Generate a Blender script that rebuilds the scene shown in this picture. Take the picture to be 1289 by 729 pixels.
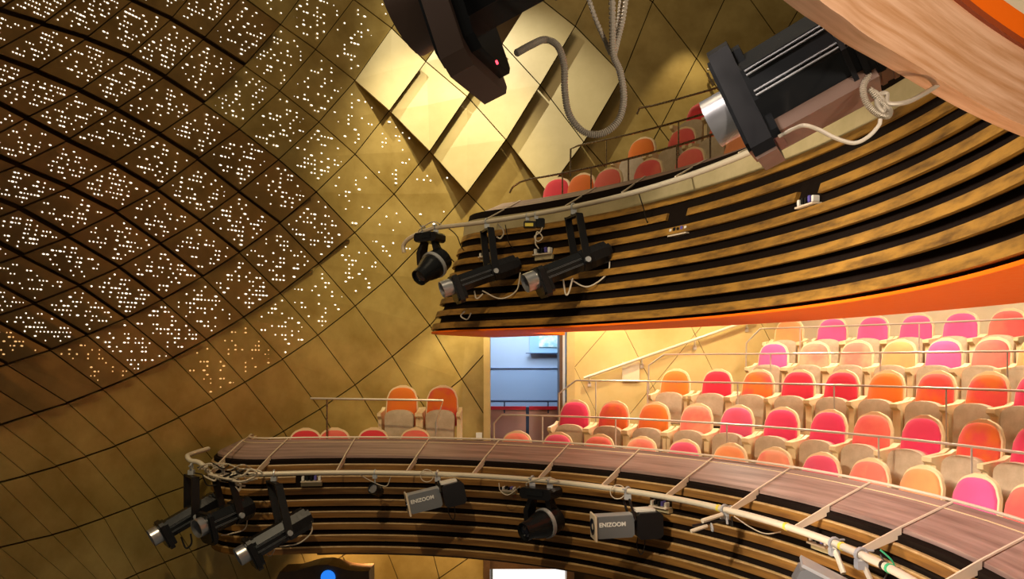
import bpy, math, random
from mathutils import Vector, Matrix
SC=bpy.context.scene
for o in list(bpy.data.objects): bpy.data.objects.remove(o)
COL=SC.collection
random.seed(7)
F=950.; CX=644.5; HY=455.5          # focal length, centre column, horizon row (1289x729 px)

# ------------------------------------------------------------------ camera, world, exposure
cd=bpy.data.cameras.new('camera'); cam=bpy.data.objects.new('camera',cd); COL.objects.link(cam)
cd.sensor_width=36; cd.lens=F/1289*36; cd.shift_y=(HY-364.5)/1289; cd.clip_start=.05; cd.clip_end=200
cam.location=(0,0,0); cam.rotation_euler=(math.pi/2,0,0); SC.camera=cam
SC.view_settings.view_transform='Standard'; SC.view_settings.look='None'; SC.view_settings.gamma=1
SC.view_settings.use_curve_mapping=False; SC.view_settings.exposure=0.0
w=bpy.data.worlds.new('world'); SC.world=w; w.use_nodes=True
w.node_tree.nodes['Background'].inputs[0].default_value=(1,.84,.62,1)
w.node_tree.nodes['Background'].inputs[1].default_value=.09
def lamp(kind,name,loc,target,power,col,size=.3,angle=60,blend=.5,sy=None):
    l=bpy.data.lights.new(name,kind); l.energy=power; l.color=col
    if kind=='SPOT': l.spot_size=math.radians(angle); l.spot_blend=blend; l.shadow_soft_size=size
    elif kind=='AREA':
        l.size=size
        if sy: l.shape='RECTANGLE'; l.size_y=sy
    else: l.shadow_soft_size=size
    o=bpy.data.objects.new(name,l); COL.objects.link(o); o.location=loc
    d=Vector(target)-Vector(loc); o.rotation_euler=d.to_track_quat('-Z','Y').to_euler()
    return o
WARM=(1,.78,.48); CREAM=(1,.86,.66); COOL=(.62,.8,1)
lamp('AREA','house_light',(-1.5,3.0,8.5),(1.5,7,-2),170,WARM,3.0)
lamp('SPOT','panel_spot',(-2.0,8.5,7.6),(-.1,11.2,2.9),950,(1,.93,.78),.04,50,.7)
lamp('SPOT','panel_spot',(.6,8.2,7.2),(-1.2,11.1,2.0),1900,(1,.84,.50),.10,42,1)
lamp('SPOT','wall_downlight',(2.62,10.75,5.6),(2.75,11.35,2.0),150,(1,.82,.5),.05,58,.5)
lamp('SPOT','seat_spot',(-3.4,1.6,2.7),(3.3,7.6,-.5),1500,CREAM,.15,34,.5)
lamp('SPOT','ledge_spot',(-2.8,1.2,3.0),(3.5,4.9,-1.2),3200,(1,.86,.76),.8,34,.8)
lamp('SPOT','front_spot',(-2.2,2.2,5.0),(-.9,8.3,-2.0),800,(1,.78,.46),.1,60,.8)
lamp('SPOT','side_graze',(-5.3,4.4,-.6),(-3.9,8.6,2.2),210,(1,.46,.17),.08,70,.9)
lamp('SPOT','near_wood_fill',(1.7,-1.3,.3),(1.15,2.0,.9),400,(1,.84,.68),.2,50,.6)  # unseen fill behind the camera, added to brighten the near plywood
lamp('SPOT','stage_footlight',(-1.6,3.2,-4.6),(3.0,3.8,.6),1150,(1,.74,.5),.25,60,.7)

# ------------------------------------------------------------------ materials
def newmat(name):
    m=bpy.data.materials.new(name); m.use_nodes=True; nt=m.node_tree
    return m,nt,nt.nodes['Principled BSDF']
def plain(name,col,rough=.5,metal=0,spec=.5):
    m,nt,b=newmat(name); b.inputs['Base Color'].default_value=(*col,1)
    n=nt.nodes.new('ShaderNodeTexNoise'); n.inputs['Scale'].default_value=25; n.inputs['Detail'].default_value=4
    mr=nt.nodes.new('ShaderNodeMapRange'); mr.inputs['To Min'].default_value=rough*.8; mr.inputs['To Max'].default_value=min(1,rough*1.2)
    tc=nt.nodes.new('ShaderNodeTexCoord'); nt.links.new(tc.outputs['Object'],n.inputs['Vector'])
    nt.links.new(n.outputs[0],mr.inputs[0]); nt.links.new(mr.outputs[0],b.inputs['Roughness'])
    b.inputs['Metallic'].default_value=metal; b.inputs['Specular IOR Level'].default_value=spec
    return m
def mottled(name,c1,c2,scale=3,rough=.5,metal=0,detail=6,coord='Object',stretch=(1,1,1),bump=0,lo=.35,hi=.65):
    m,nt,b=newmat(name); L=nt.links
    tc=nt.nodes.new('ShaderNodeTexCoord'); mp=nt.nodes.new('ShaderNodeMapping'); mp.inputs['Scale'].default_value=stretch
    n=nt.nodes.new('ShaderNodeTexNoise'); n.inputs['Scale'].default_value=scale; n.inputs['Detail'].default_value=detail; n.inputs['Roughness'].default_value=.62
    L.new(tc.outputs[coord],mp.inputs[0]); L.new(mp.outputs[0],n.inputs['Vector'])
    r=nt.nodes.new('ShaderNodeValToRGB'); r.color_ramp.elements[0].position=lo; r.color_ramp.elements[1].position=hi
    r.color_ramp.elements[0].color=(*c1,1); r.color_ramp.elements[1].color=(*c2,1)
    L.new(n.outputs[0],r.inputs[0]); L.new(r.outputs[0],b.inputs['Base Color'])
    b.inputs['Roughness'].default_value=rough; b.inputs['Metallic'].default_value=metal
    if bump:
        bp=nt.nodes.new('ShaderNodeBump'); bp.inputs['Strength'].default_value=bump; bp.inputs['Distance'].default_value=.01
        L.new(n.outputs[0],bp.inputs['Height']); L.new(bp.outputs[0],b.inputs['Normal'])
    return m
def emis(name,col,st):
    m,nt,b=newmat(name); b.inputs['Base Color'].default_value=(*col,1)
    b.inputs['Emission Color'].default_value=(*col,1); b.inputs['Emission Strength'].default_value=st; return m
M={}
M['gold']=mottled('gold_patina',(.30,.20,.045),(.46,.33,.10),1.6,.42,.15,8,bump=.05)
M['bronze']=mottled('shaded_gold_patina',(.185,.108,.026),(.31,.188,.052),1.6,.42,.15,8,bump=.05)  # darker copy of the gold; the section's dimness is painted into the colour
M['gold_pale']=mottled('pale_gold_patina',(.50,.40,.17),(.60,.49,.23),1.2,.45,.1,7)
M['joint']=plain('dark_joint',(.045,.024,.008),.9,0,.1)
M['yellow']=mottled('yellow_plaster',(.62,.44,.16),(.72,.53,.22),1.5,.6,0,5)
M['slat']=mottled('slat_wood',(.11,.045,.012),(.33,.16,.035),1,.42,0,7,'UV',(1.6,26,1),.06,.3,.7)
M['slat_gold']=mottled('golden_slat_wood',(.07,.030,.007),(.36,.18,.028),1.6,.45,0,7,'UV',(2.2,9,1),.06,.30,.60)
M['lit_edge']=mottled('painted_lit_edge',(.42,.27,.11),(.60,.40,.18),12,.45)  # colour of light catching the slat tops
M['khaki']=mottled('khaki_paint',(.40,.33,.17),(.52,.43,.24),3,.6,0,5)
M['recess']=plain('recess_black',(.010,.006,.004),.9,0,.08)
M['ledge']=mottled('ledge_mauve_wood',(.21,.13,.105),(.42,.28,.235),1,.42,0,6,'UV',(.8,14,1),.02)
M['orange']=plain('orange_paint',(.98,.165,.004),.6,0,.2)
M['cream']=mottled('cream_plaster',(.74,.62,.42),(.80,.69,.48),2,.7,0,4)
M['floor']=mottled('tier_carpet',(.12,.055,.03),(.17,.08,.045),30,.9,0,5)
M['shell']=mottled('cream_lacquered_ply',(.86,.66,.35),(.92,.75,.45),3,.38,0,5)
M['pan']=mottled('beige_seat_underside',(.50,.38,.24),(.62,.49,.33),9,.5,0,6)
M['steel']=plain('brushed_steel',(.70,.62,.52),.35,.6)
M['rail_dark']=plain('bronzed_rail',(.28,.21,.13),.28,.9)
M['pipe']=plain('pale_painted_pipe',(.72,.64,.50),.4,.1)
M['web']=plain('bracket_cream_steel',(.78,.66,.50),.45,.1)
M['black']=plain('black_cast_metal',(.010,.010,.012),.34,.2)
M['black_satin']=plain('black_satin_metal',(.02,.022,.025),.25,.5)
M['brownmetal']=plain('black_metal_warm',(.19,.12,.09),.45,.3)
M['silver']=plain('worn_silver_tube',(.55,.56,.6),.3,.85)
M['inner']=plain('tube_inside_black',(.006,.006,.007),.6)
M['glass']=plain('lens_glass',(.02,.025,.04),.05,0,1)
M['grey']=plain('grey_painted_metal',(.20,.215,.235),.4,.3)
M['greylight']=plain('light_grey_metal',(.5,.52,.55),.35,.3)
M['white']=plain('white_plastic',(.8,.78,.72),.5)
M['cable']=plain('pale_cable',(.62,.54,.42),.5)
M['cable_black']=plain('black_cable',(.012,.011,.01),.5)
M['hose']=plain('grey_flexible_conduit',(.46,.40,.31),.35,.25)
M['red_led']=emis('red_indicator',(1,.05,.08),4)
M['yellow_tape']=plain('yellow_tape',(.8,.65,.08),.5)
M['green']=plain('green_tape',(.05,.45,.2),.5)
M['purple']=plain('purple_plug',(.12,.10,.4),.5)
M['nearwood']=mottled('birch_ply_pink',(.58,.28,.12),(.86,.52,.32),1,.45,0,8,'UV',(3.0,26,1),.02,.36,.62)
M['letter']=plain('white_lettering',(.9,.9,.88),.5)
M['bluewall']=plain('pale_blue_corridor_paint',(.50,.62,.80),.7)
M['bluelow']=plain('blue_corridor_paint',(.36,.50,.72),.7)
M['red']=plain('red_rail_cap',(.65,.01,.04),.5)
M['pink']=plain('pink_panel',(.62,.36,.33),.5)
M['navy']=plain('navy_post',(.03,.07,.18),.5)
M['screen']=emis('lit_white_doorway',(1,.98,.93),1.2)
M['picture']=mottled('pastel_picture',(.35,.7,.75),(.95,.95,.9),9,.5,0,2)
M['door_dark']=mottled('dark_door_wood',(.06,.03,.012),(.12,.06,.02),4,.4)
M['jamb']=mottled('jamb_wood',(.55,.38,.14),(.64,.46,.18),4,.4)
M['dot']=emis('light_point',(1,.93,.80),1.6)
M['dotdim']=emis('dimmed_light_point',(1,.62,.25),.8)
M['blue_led']=emis('blue_screen',(.02,.22,.9),1)
def fabric():
    m,nt,b=newmat('seat_fabric'); L=nt.links
    oi=nt.nodes.new('ShaderNodeObjectInfo'); tc=nt.nodes.new('ShaderNodeTexCoord')
    ad=nt.nodes.new('ShaderNodeVectorMath'); ad.operation='ADD'
    mu=nt.nodes.new('ShaderNodeVectorMath'); mu.operation='SCALE'; mu.inputs['Scale'].default_value=37
    cb=nt.nodes.new('ShaderNodeCombineXYZ')
    for k in range(3): L.new(oi.outputs['Random'],cb.inputs[k])
    L.new(cb.outputs[0],mu.inputs[0]); L.new(tc.outputs['Object'],ad.inputs[0]); L.new(mu.outputs[0],ad.inputs[1])
    n=nt.nodes.new('ShaderNodeTexNoise'); n.inputs['Scale'].default_value=3.2; n.inputs['Detail'].default_value=5; L.new(ad.outputs[0],n.inputs['Vector'])
    n2=nt.nodes.new('ShaderNodeTexNoise'); n2.inputs['Scale'].default_value=160; L.new(tc.outputs['Object'],n2.inputs['Vector'])
    mr=nt.nodes.new('ShaderNodeMapRange'); mr.inputs['From Min'].default_value=.42; mr.inputs['From Max'].default_value=.6
    L.new(n.outputs[0],mr.inputs[0])
    mm=nt.nodes.new('ShaderNodeMath'); mm.operation='MULTIPLY'; L.new(mr.outputs[0],mm.inputs[0]); L.new(oi.outputs['Alpha'],mm.inputs[1])
    mx=nt.nodes.new('ShaderNodeMix'); mx.data_type='RGBA'; mx.inputs['B'].default_value=(.78,.045,.07,1)
    L.new(mm.outputs[0],mx.inputs['Factor']); L.new(oi.outputs['Color'],mx.inputs['A']); L.new(mx.outputs['Result'],b.inputs['Base Color'])
    b.inputs['Roughness'].default_value=.85; b.inputs['Sheen Weight'].default_value=.3
    bp=nt.nodes.new('ShaderNodeBump'); bp.inputs['Strength'].default_value=.12; bp.inputs['Distance'].default_value=.002
    L.new(n2.outputs[0],bp.inputs['Height']); L.new(bp.outputs[0],b.inputs['Normal'])
    return m
M['fabric']=fabric()

# ------------------------------------------------------------------ mesh helpers
def tag(o,label=None,cat=None,group=None,kind=None):
    if label: o['label']=label
    if cat: o['category']=cat
    if group: o['group']=group
    if kind: o['kind']=kind
    return o
def empty(name,loc,label=None,cat=None,group=None,kind=None):
    o=bpy.data.objects.new(name,None); o.empty_display_size=.1; COL.objects.link(o); o.location=loc
    return tag(o,label,cat,group,kind)
def linkobj(name,me,parent=None,origin=None):
    o=bpy.data.objects.new(name,me); COL.objects.link(o)
    if parent is not None: o.parent=parent
    return o
class MB:
    def __init__(s): s.v=[]; s.f=[]; s.uv=None
    def add(s,vs,fs):
        b=len(s.v); s.v+= [Vector(v) for v in vs]; s.f+=[tuple(i+b for i in f) for f in fs]; return s
    def box(s,c,d,mat=None,bev=0):
        x,y,z=d[0]/2,d[1]/2,d[2]/2; M_=mat or Matrix.Identity(4); c=Vector(c)
        if bev<=0:
            vs=[M_@(c+Vector((a*x,b*y,e*z))) for a in(-1,1) for b in(-1,1) for e in(-1,1)]
            return s.add(vs,[(0,1,3,2),(4,6,7,5),(0,4,5,1),(2,3,7,6),(0,2,6,4),(1,5,7,3)])
        # chamfered vertical-edge box (profile in xz extruded along y)
        pr=[(-x+bev,-z),(x-bev,-z),(x,-z+bev),(x,z-bev),(x-bev,z),(-x+bev,z),(-x,z-bev),(-x,-z+bev)]
        vs=[M_@(c+Vector((a,-y,b))) for a,b in pr]+[M_@(c+Vector((a,y,b))) for a,b in pr]
        n=8; fs=[tuple(range(n)),tuple(reversed(range(n,2*n)))]+[(i,i+n,(i+1)%n+n,(i+1)%n) for i in range(n)]
        return s.add(vs,fs)
    def prism(s,poly,h0,h1,mat):   # poly in local (y,z), extruded along local x
        n=len(poly); vs=[mat@Vector((h0,a,b)) for a,b in poly]+[mat@Vector((h1,a,b)) for a,b in poly]
        return s.add(vs,[tuple(reversed(range(n))),tuple(range(n,2*n))]+[(i,(i+1)%n,(i+1)%n+n,i+n) for i in range(n)])
    def lathe(s,prof,mat,n=20,cap=True):  # prof [(x,r)] around local x
        vs=[];fs=[]
        for x,r in prof:
            for k in range(n):
                a=2*math.pi*k/n; vs.append(mat@Vector((x,r*math.cos(a),r*math.sin(a))))
        for i in range(len(prof)-1):
            for k in range(n): fs.append((i*n+k,i*n+(k+1)%n,(i+1)*n+(k+1)%n,(i+1)*n+k))
        if cap: fs.append(tuple(reversed(range(n)))); fs.append(tuple(range((len(prof)-1)*n,len(prof)*n)))
        return s.add(vs,fs)
    def tube(s,pts,r,n=8,rf=None):
        pts=[Vector(p) for p in pts]; vs=[];fs=[]; up=None
        for i,p in enumerate(pts):
            d=(pts[min(i+1,len(pts)-1)]-pts[max(i-1,0)])
            if d.length<1e-9: d=Vector((0,0,1))
            d.normalize()
            if up is None:
                up=Vector((0,0,1)) if abs(d.z)<.9 else Vector((0,1,0))
            a=d.cross(up); 
            if a.length<1e-5: a=d.cross(Vector((1,0,0)))
            a.normalize(); b=a.cross(d); up=b
            rr=rf(i) if rf else r
            for k in range(n):
                q=2*math.pi*k/n; vs.append(p+a*rr*math.cos(q)+b*rr*math.sin(q))
        m=len(pts)
        for i in range(m-1):
            for k in range(n): fs.append((i*n+k,i*n+(k+1)%n,(i+1)*n+(k+1)%n,(i+1)*n+k))
        fs.append(tuple(reversed(range(n)))); fs.append(tuple(range((m-1)*n,m*n)))
        return s.add(vs,fs)
    def ring(s,c,ax,R,r,n=16,a0=0,a1=2*math.pi):
        ax=Vector(ax).normalized(); u=ax.orthogonal().normalized(); v=ax.cross(u)
        return s.tube([Vector(c)+(u*math.cos(a0+(a1-a0)*k/n)+v*math.sin(a0+(a1-a0)*k/n))*R for k in range(n+1)],r,6)
    def build(s,name,mat,parent=None,smooth=False,local=True):
        """vertices are world coordinates; a child's are stored relative to its top-level parent"""
        off=Vector((0,0,0)); p=parent
        while p is not None: off+=p.location; p=p.parent
        me=bpy.data.meshes.new(name)
        if parent is None:
            lo=Vector((min(v.x for v in s.v),min(v.y for v in s.v),min(v.z for v in s.v)));hi=Vector((max(v.x for v in s.v),max(v.y for v in s.v),max(v.z for v in s.v)))
            off=Vector(((lo.x+hi.x)/2,(lo.y+hi.y)/2,lo.z))
        me.from_pydata([tuple(v-off) for v in s.v],[],s.f)
        if s.uv:
            ul=me.uv_layers.new(name='UVMap')
            for lp in me.loops: ul.data[lp.index].uv=s.uv[lp.vertex_index]
        if smooth:
            me.polygons.foreach_set('use_smooth',[True]*len(me.polygons))
            try: me.set_sharp_from_angle(angle=math.radians(38))
            except Exception: pass
        me.materials.append(mat); me.update()
        o=linkobj(name,me,parent)
        if parent is None: o.location=off
        return o
def catmull(pts,n=8):
    pts=[Vector(p) for p in pts]; P=[pts[0]*2-pts[1]]+pts+[pts[-1]*2-pts[-2]]; out=[]
    for i in range(1,len(P)-2):
        a,b,c,d=P[i-1:i+3]
        for k in range(n):
            t=k/n; out.append(.5*((2*b)+(c-a)*t+(2*a-5*b+4*c-d)*t*t+(3*b-a-3*c+d)*t**3))
    out.append(pts[-1]); return out
def P(px,py,Y): return Vector(((px-CX)/F*Y,Y,(HY-py)/F*Y))

# ------------------------------------------------------------------ plan circles of the two balconies
LC=(-1.717,4.30); S=.93; UC=(-3.862*S,4.416*S)
def hit(px,C,R):
    a=(px-CX)/F; A=1+a*a; B=-2*(a*C[0]+C[1]); c=C[0]**2+C[1]**2-R*R; d=max(B*B-4*A*c,0); Y=(-B+math.sqrt(d))/(2*A)
    return a*Y,Y
def tang(px,C,R): x,y=hit(px,C,R); return math.atan2(y-C[1],x-C[0])
def cp(px,py,C,R): x,y=hit(px,C,R); return Vector((x,y,(HY-py)/F*y))
def path(C,R,t0,t1,Rc=None,tail=1.2,step=.025):
    n=max(2,int((t1-t0)/step)); pts=[]
    for i in range(n+1):
        t=t0+(t1-t0)*i/n; pts.append(Vector((C[0]+R*math.cos(t),C[1]+R*math.sin(t),0)))
    if Rc:
        d=Vector((math.cos(t1),math.sin(t1),0)); tg=Vector((-math.sin(t1),math.cos(t1),0)); c2=Vector((C[0],C[1],0))+d*Rc; r=Rc-R
        for i in range(1,11):
            a=math.pi/2*i/10; pts.append(c2-d*r*math.cos(a)+tg*r*math.sin(a))
        for i in range(1,7): pts.append(c2+tg*r+d*tail*i/6)
    return pts
def sweep(prof,pf,closed=True,caps=True):
    """prof: closed list of (R,z); pf(R)->plan path"""
    mb=MB(); mb.uv=[]; paths=[pf(R) for R,z in prof]; m=len(prof); n=len(paths[0]); s=0
    vl=[0]
    for j in range(1,m): vl.append(vl[-1]+math.hypot(prof[j][0]-prof[j-1][0],prof[j][1]-prof[j-1][1]))
    for i in range(n):
        if i: s+=(paths[0][i]-paths[0][i-1]).length
        for j in range(m):
            p=paths[j][i]; mb.v.append(Vector((p.x,p.y,prof[j][1]))); mb.uv.append((s,vl[j]+prof[0][1]*3))
    for i in range(n-1):
        for j in range(m if closed else m-1):
            k=(j+1)%m; mb.f.append((i*m+j,(i+1)*m+j,(i+1)*m+k,i*m+k))
    if closed and caps: mb.f.append(tuple(range(m))); mb.f.append(tuple(reversed(range((n-1)*m,n*m))))
    return mb
def rect(R0,R1,z0,z1): return [(R0,z0),(R0,z1),(R1,z1),(R1,z0)]
#@@STRUCTURE
# ------------------------------------------------------------------ panelled wall: plan curve and panel lattice
WN=catmull([(-5.6,3.6,0),(-5.15,5.2,0),(-4.75,6.5,0),(-4.25,7.6,0),(-3.55,9.05,0),(-2.7,10.15,0),(-1.7,10.95,0),(-.7,11.36,0),(.6,11.45,0),(2.5,11.45,0),(5.2,11.45,0),(8.5,11.45,0)],10)
WA=[p.x/p.y for p in WN]
def wall(px):
    a=(px-CX)/F
    if a<=WA[0]: i=0
    else:
        i=len(WA)-2
        for k in range(len(WA)-1):
            if WA[k]<=a<=WA[k+1]: i=k;break
    p,q=WN[i],WN[i+1]
    # intersection of the sight line x=a*y with segment p-q
    den=(q.x-p.x)-a*(q.y-p.y); t=(a*p.y-p.x)/den; 
    pt=p+(q-p)*t; d=(q-p).normalized(); return pt,Vector((d.y,-d.x,0))
def wp(px,py,lift=0):
    pt,n=wall(px); Y=pt.y; 
    Y=Y*(1-lift/pt.length)
    return P(px,py,Y)
N={}
def rowN(i,j0,pts):
    for k,p in enumerate(pts): N[(i,j0+k)]=p
rowN(0,-8,[(0,607.5),(35,598),(71.6,587),(108.6,574.7),(145.7,561.4),(185.7,544.6),(225.2,525.5),(268.9,503.7),(308.4,481.2),(355.8,452.3),(400.2,422),(447.2,385.2),(493.1,346.6),(541,297),(588,242.7),(637,176),(680,107),(724,33),(762,-45)])
rowN(1,-6,[(2.5,534.7),(44.4,520.4),(85.2,507.4),(129.6,489.9),(170.4,472.6),(218,450.4),(260,427.7),(306.9,399.3),(352.8,369.1),(401,331.7),(446.7,293),(496,244.5),(540.8,190.5),(588,121.4),(632,55),(672,-8)])
rowN(2,-4,[(8,459),(63,440.7),(109.1,422),(158,401),(203.7,377.5),(254.6,348.4),(301,318.1),(352,281),(398.3,241.6),(446.9,194.2),(490,139.5),(536,77.5),(580,14)])
rowN(3,-3,[(-12,401),(42,382.5),(98.8,359.8),(149.4,336.7),(201.2,307),(250.9,278),(300.2,241.6),(350.9,200.9),(401.5,153.6),(446.8,101.5),(493,35.5),(531,-25)])
rowN(4,-2,[(-32,342),(25.9,321.9),(85.2,298.4),(145.7,267.5),(197.5,239.1),(248.4,200.9),(301.5,162.5),(352.1,114.3),(397.3,62.2),(445,-1)])
rowN(5,-1,[(-38,288),(23.5,263.3),(85.2,236.7),(142,206),(199.5,169.5),(256.5,130.1),(307.7,82.7),(353.3,30.9)])
rowN(6,0,[(-45,235),(21,208.5),(84,177.2),(145.7,138.3),(206.2,97.5),(255.8,49.4),(305,-5)])
rowN(7,1,[(-33,185),(32,149.4),(99.3,114.6),(161.7,71.6),(214.8,24.7)])
rowN(8,2,[(-22,121),(44.4,90.1),(108,49),(166,1)])
rowN(9,3,[(-12,68),(53,31),(110,-12)])
rowN(-1,-10,[(0,689.5),(32,681.6),(66.2,673.5),(98.8,663.6),(130.9,652),(165,638.9),(197.5,625.6),(240,610),(277,591),(316,567),(357,543),(403,515),(447,484.7),(493.8,448.9),(541.1,409.8),(592,352),(641,297),(688.5,242),(735,179),(784.3,95),(821.5,2.5)])
rowN(-2,-6,[(172,723),(207.7,708.2),(240.9,694.6),(280,678.8),(318,661),(357,640),(397,614),(441,585),(488,552),(535,514),(581.2,477.3),(633,421),(684,366),(737,309),(788,240),(830.5,162),(876.8,73.7),(925,-28)])
rowN(-3,-2,[(348,752),(391,726),(431.5,700),(477,668),(528,632),(578,594),(625,545)])
N[(-3,7)]=(787,376); N[(-3,8)]=(842,305); N[(-3,9)]=(884,232); N[(-3,10)]=(925,143); N[(-3,11)]=(982,52)
N[(1,10)]=(712,-85); N[(0,11)]=(800,-130); N[(-4,12)]=(1100,40); N[(-1,11)]=(862,-95); N[(-3,5)]=(672,510); N[(-4,5)]=(712,590); N[(-4,9)]=(935,300); N[(-4,10)]=(978,214); N[(-4,11)]=(1040,130); N[(-2,12)]=(978,-130); N[(-3,12)]=(1040,-48)
rowN(-4,0,[(468,786),(512,757),(553,728),(609,689.5),(656,640)])
rowN(-5,1,[(530,862),(578,828),(640,788),(700,740)])
for _ in range(8):       # continue the lattice beyond what is seen
    new={}
    for i in range(-5,15):
        for j in range(-16,13):
            if (i,j) in N: continue
            c=[]
            for (a,b) in ((1,0),(-1,0),(0,1),(0,-1)):
                p,q=N.get((i+a,j+b)),N.get((i+2*a,j+2*b))
                if p and q: c.append((2*p[0]-q[0],2*p[1]-q[1]))
            if c:
                x=sum(k[0] for k in c)/len(c); y=sum(k[1] for k in c)/len(c)
                if -330<x<560 and -140<y<900: new[(i,j)]=(x,y)
    N.update(new)
def clipx(poly,x0,keep_left):
    out=[]
    for a,b in zip(poly,poly[1:]+poly[:1]):
        ia=(a[0]<=x0)==keep_left; ib=(b[0]<=x0)==keep_left
        if ia: out.append(a)
        if ia!=ib:
            t=(x0-a[0])/(b[0]-a[0]); out.append((x0,a[1]+(b[1]-a[1])*t))
    return out
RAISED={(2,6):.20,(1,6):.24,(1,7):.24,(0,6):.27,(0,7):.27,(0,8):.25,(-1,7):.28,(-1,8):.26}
def dotlimit(x):
    T=[(-400,420),(-50,440),(0,455),(100,470),(200,492),(270,478),(350,440),(450,375),(520,285),(560,215),(700,-50)]
    for (a,b),(c,d) in zip(T,T[1:]):
        if a<=x<=c: return b+(d-b)*(x-a)/(c-a)
    return -99
def backing(name,x0,x1,z0,z1,mat,off=.05,kind='structure',steps=90):
    mb=MB(); vs=[]
    for k in range(steps+1):
        px=x0+(x1-x0)*k/steps; pt,n=wall(px); b=pt-n*off; 
        vs+= [b+Vector((0,0,z0)),b+Vector((0,0,z1)),b-n*.18+Vector((0,0,z0)),b-n*.18+Vector((0,0,z1))]
    fs=[]
    for k in range(steps):
        a=k*4; c=a+4
        fs+=[(a,c,c+1,a+1),(a+2,a+3,c+3,c+2),(a+1,c+1,c+3,a+3),(a,a+2,c+2,c)]
    fs+=[(0,1,3,2),(steps*4,steps*4+2,steps*4+3,steps*4+1)]
    mb.add(vs,fs); o=mb.build(name,mat); o['kind']=kind; return o
wl=backing('wall_left',-420,611,-5.5,8,M['joint']); 
wb=backing('wall_back',611,1300,.47,8,M['joint'],steps=40)
wr=backing('wall_right',722,1300,-5.5,.47,M['joint'],steps=30)
def panel(poly,lifts,parent,mat,ndots=0,dim=False,th=.028,gap=.011,name='panel',pull=0):
    """poly: pixel corners on the wall, lifts: height off the wall per corner (m)"""
    cxp=sum(p[0] for p in poly)/len(poly); cyp=sum(p[1] for p in poly)/len(poly)
    front=[wp(p[0],p[1],l+.012) for p,l in zip(poly,lifts)]
    c=sum(front,Vector())/len(front)
    front=[p+(c-p)*(gap/max((c-p).length,.05)) for p in front]
    if pull and len(front)==4:      # wider gap along the low edge, dark backing shown as a shadow band
        a,b,c2,d2=front; front=[a+(b-a).normalized()*pull,b,c2,d2+(c2-d2).normalized()*pull]
    _,n=wall(cxp); back=[p-n*th for p in front]
    k=len(front); mb=MB(); mb.add(front+back,[])
    # slightly domed face: centre vertex lets curved cells stay smooth
    mb.v.append(sum(front,Vector())/k); ci=len(mb.v)-1
    # orientation: the face normal must look along n
    nn=Vector((0,0,0))
    for i in range(k): nn+=front[i].cross(front[(i+1)%k])
    fl=nn.dot(n)>0
    for i in range(k):
        j=(i+1)%k
        mb.f.append((i,j,ci) if fl else (j,i,ci)); mb.f.append((j,i,i+k,j+k) if fl else (i,j,j+k,i+k))
    mb.f.append(tuple(reversed(range(k,2*k))) if fl else tuple(range(k,2*k)))
    o=mb.build(name,mat,parent)
    if ndots:
        e1=n.cross(Vector((0,0,1))).normalized(); nf=nn.normalized()*(1 if fl else -1)
        xs=[(p-c).dot(e1) for p in front]; zs=[(p-c).z for p in front]; db=MB(); tries=0; used=set(); cnt=0
        Yc=wall(cxp)[0].y; pit=5.4/950*Yc; fs_=max(.4,abs(e1.x-(cxp-CX)/F*e1.y)); pu=4.2/950*Yc/fs_
        while cnt<ndots and tries<ndots*14:
            tries+=1
            u=round(random.uniform(min(xs),max(xs))/pu)*pu; v=round(random.uniform(min(zs),max(zs))/pit)*pit
            if (u,v) in used: continue
            # inside test with a margin
            ok=True; sg=None
            for i in range(k):
                ax,az=xs[i]*.86,zs[i]*.86; bx,bz=xs[(i+1)%k]*.86,zs[(i+1)%k]*.86
                cr=(bx-ax)*(v-az)-(bz-az)*(u-ax)
                if sg is None: sg=cr>0
                elif (cr>0)!=sg: ok=False;break
            if not ok: continue
            used.add((u,v)); cnt+=1
            d=(e1*u+Vector((0,0,v))); d-=nf*(d.dot(nf)/ (1 if abs(nf.dot(n))<.01 else 1)) if False else Vector()
            q=c+d; t=(c-q).dot(nf)/max(n.dot(nf),.2); q=q+n*(t+.005)
            r=random.uniform(.8,1.2)/950*Yc; rx=r*random.choice([1,1,1,1.8])/fs_
            vs=[q+n*.003]+[q+e1*rx*math.cos(a)+Vector((0,0,1))*r*math.sin(a) for a in [2*math.pi*s/6 for s in range(6)]]
            db.add(vs,[(0,1+s,1+(s+1)%6) for s in range(6)])
        if cnt:
            d=db.build('light_points',M['dotdim'] if dim else M['dot'],o); d['kind']='stuff'
    return o
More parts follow.
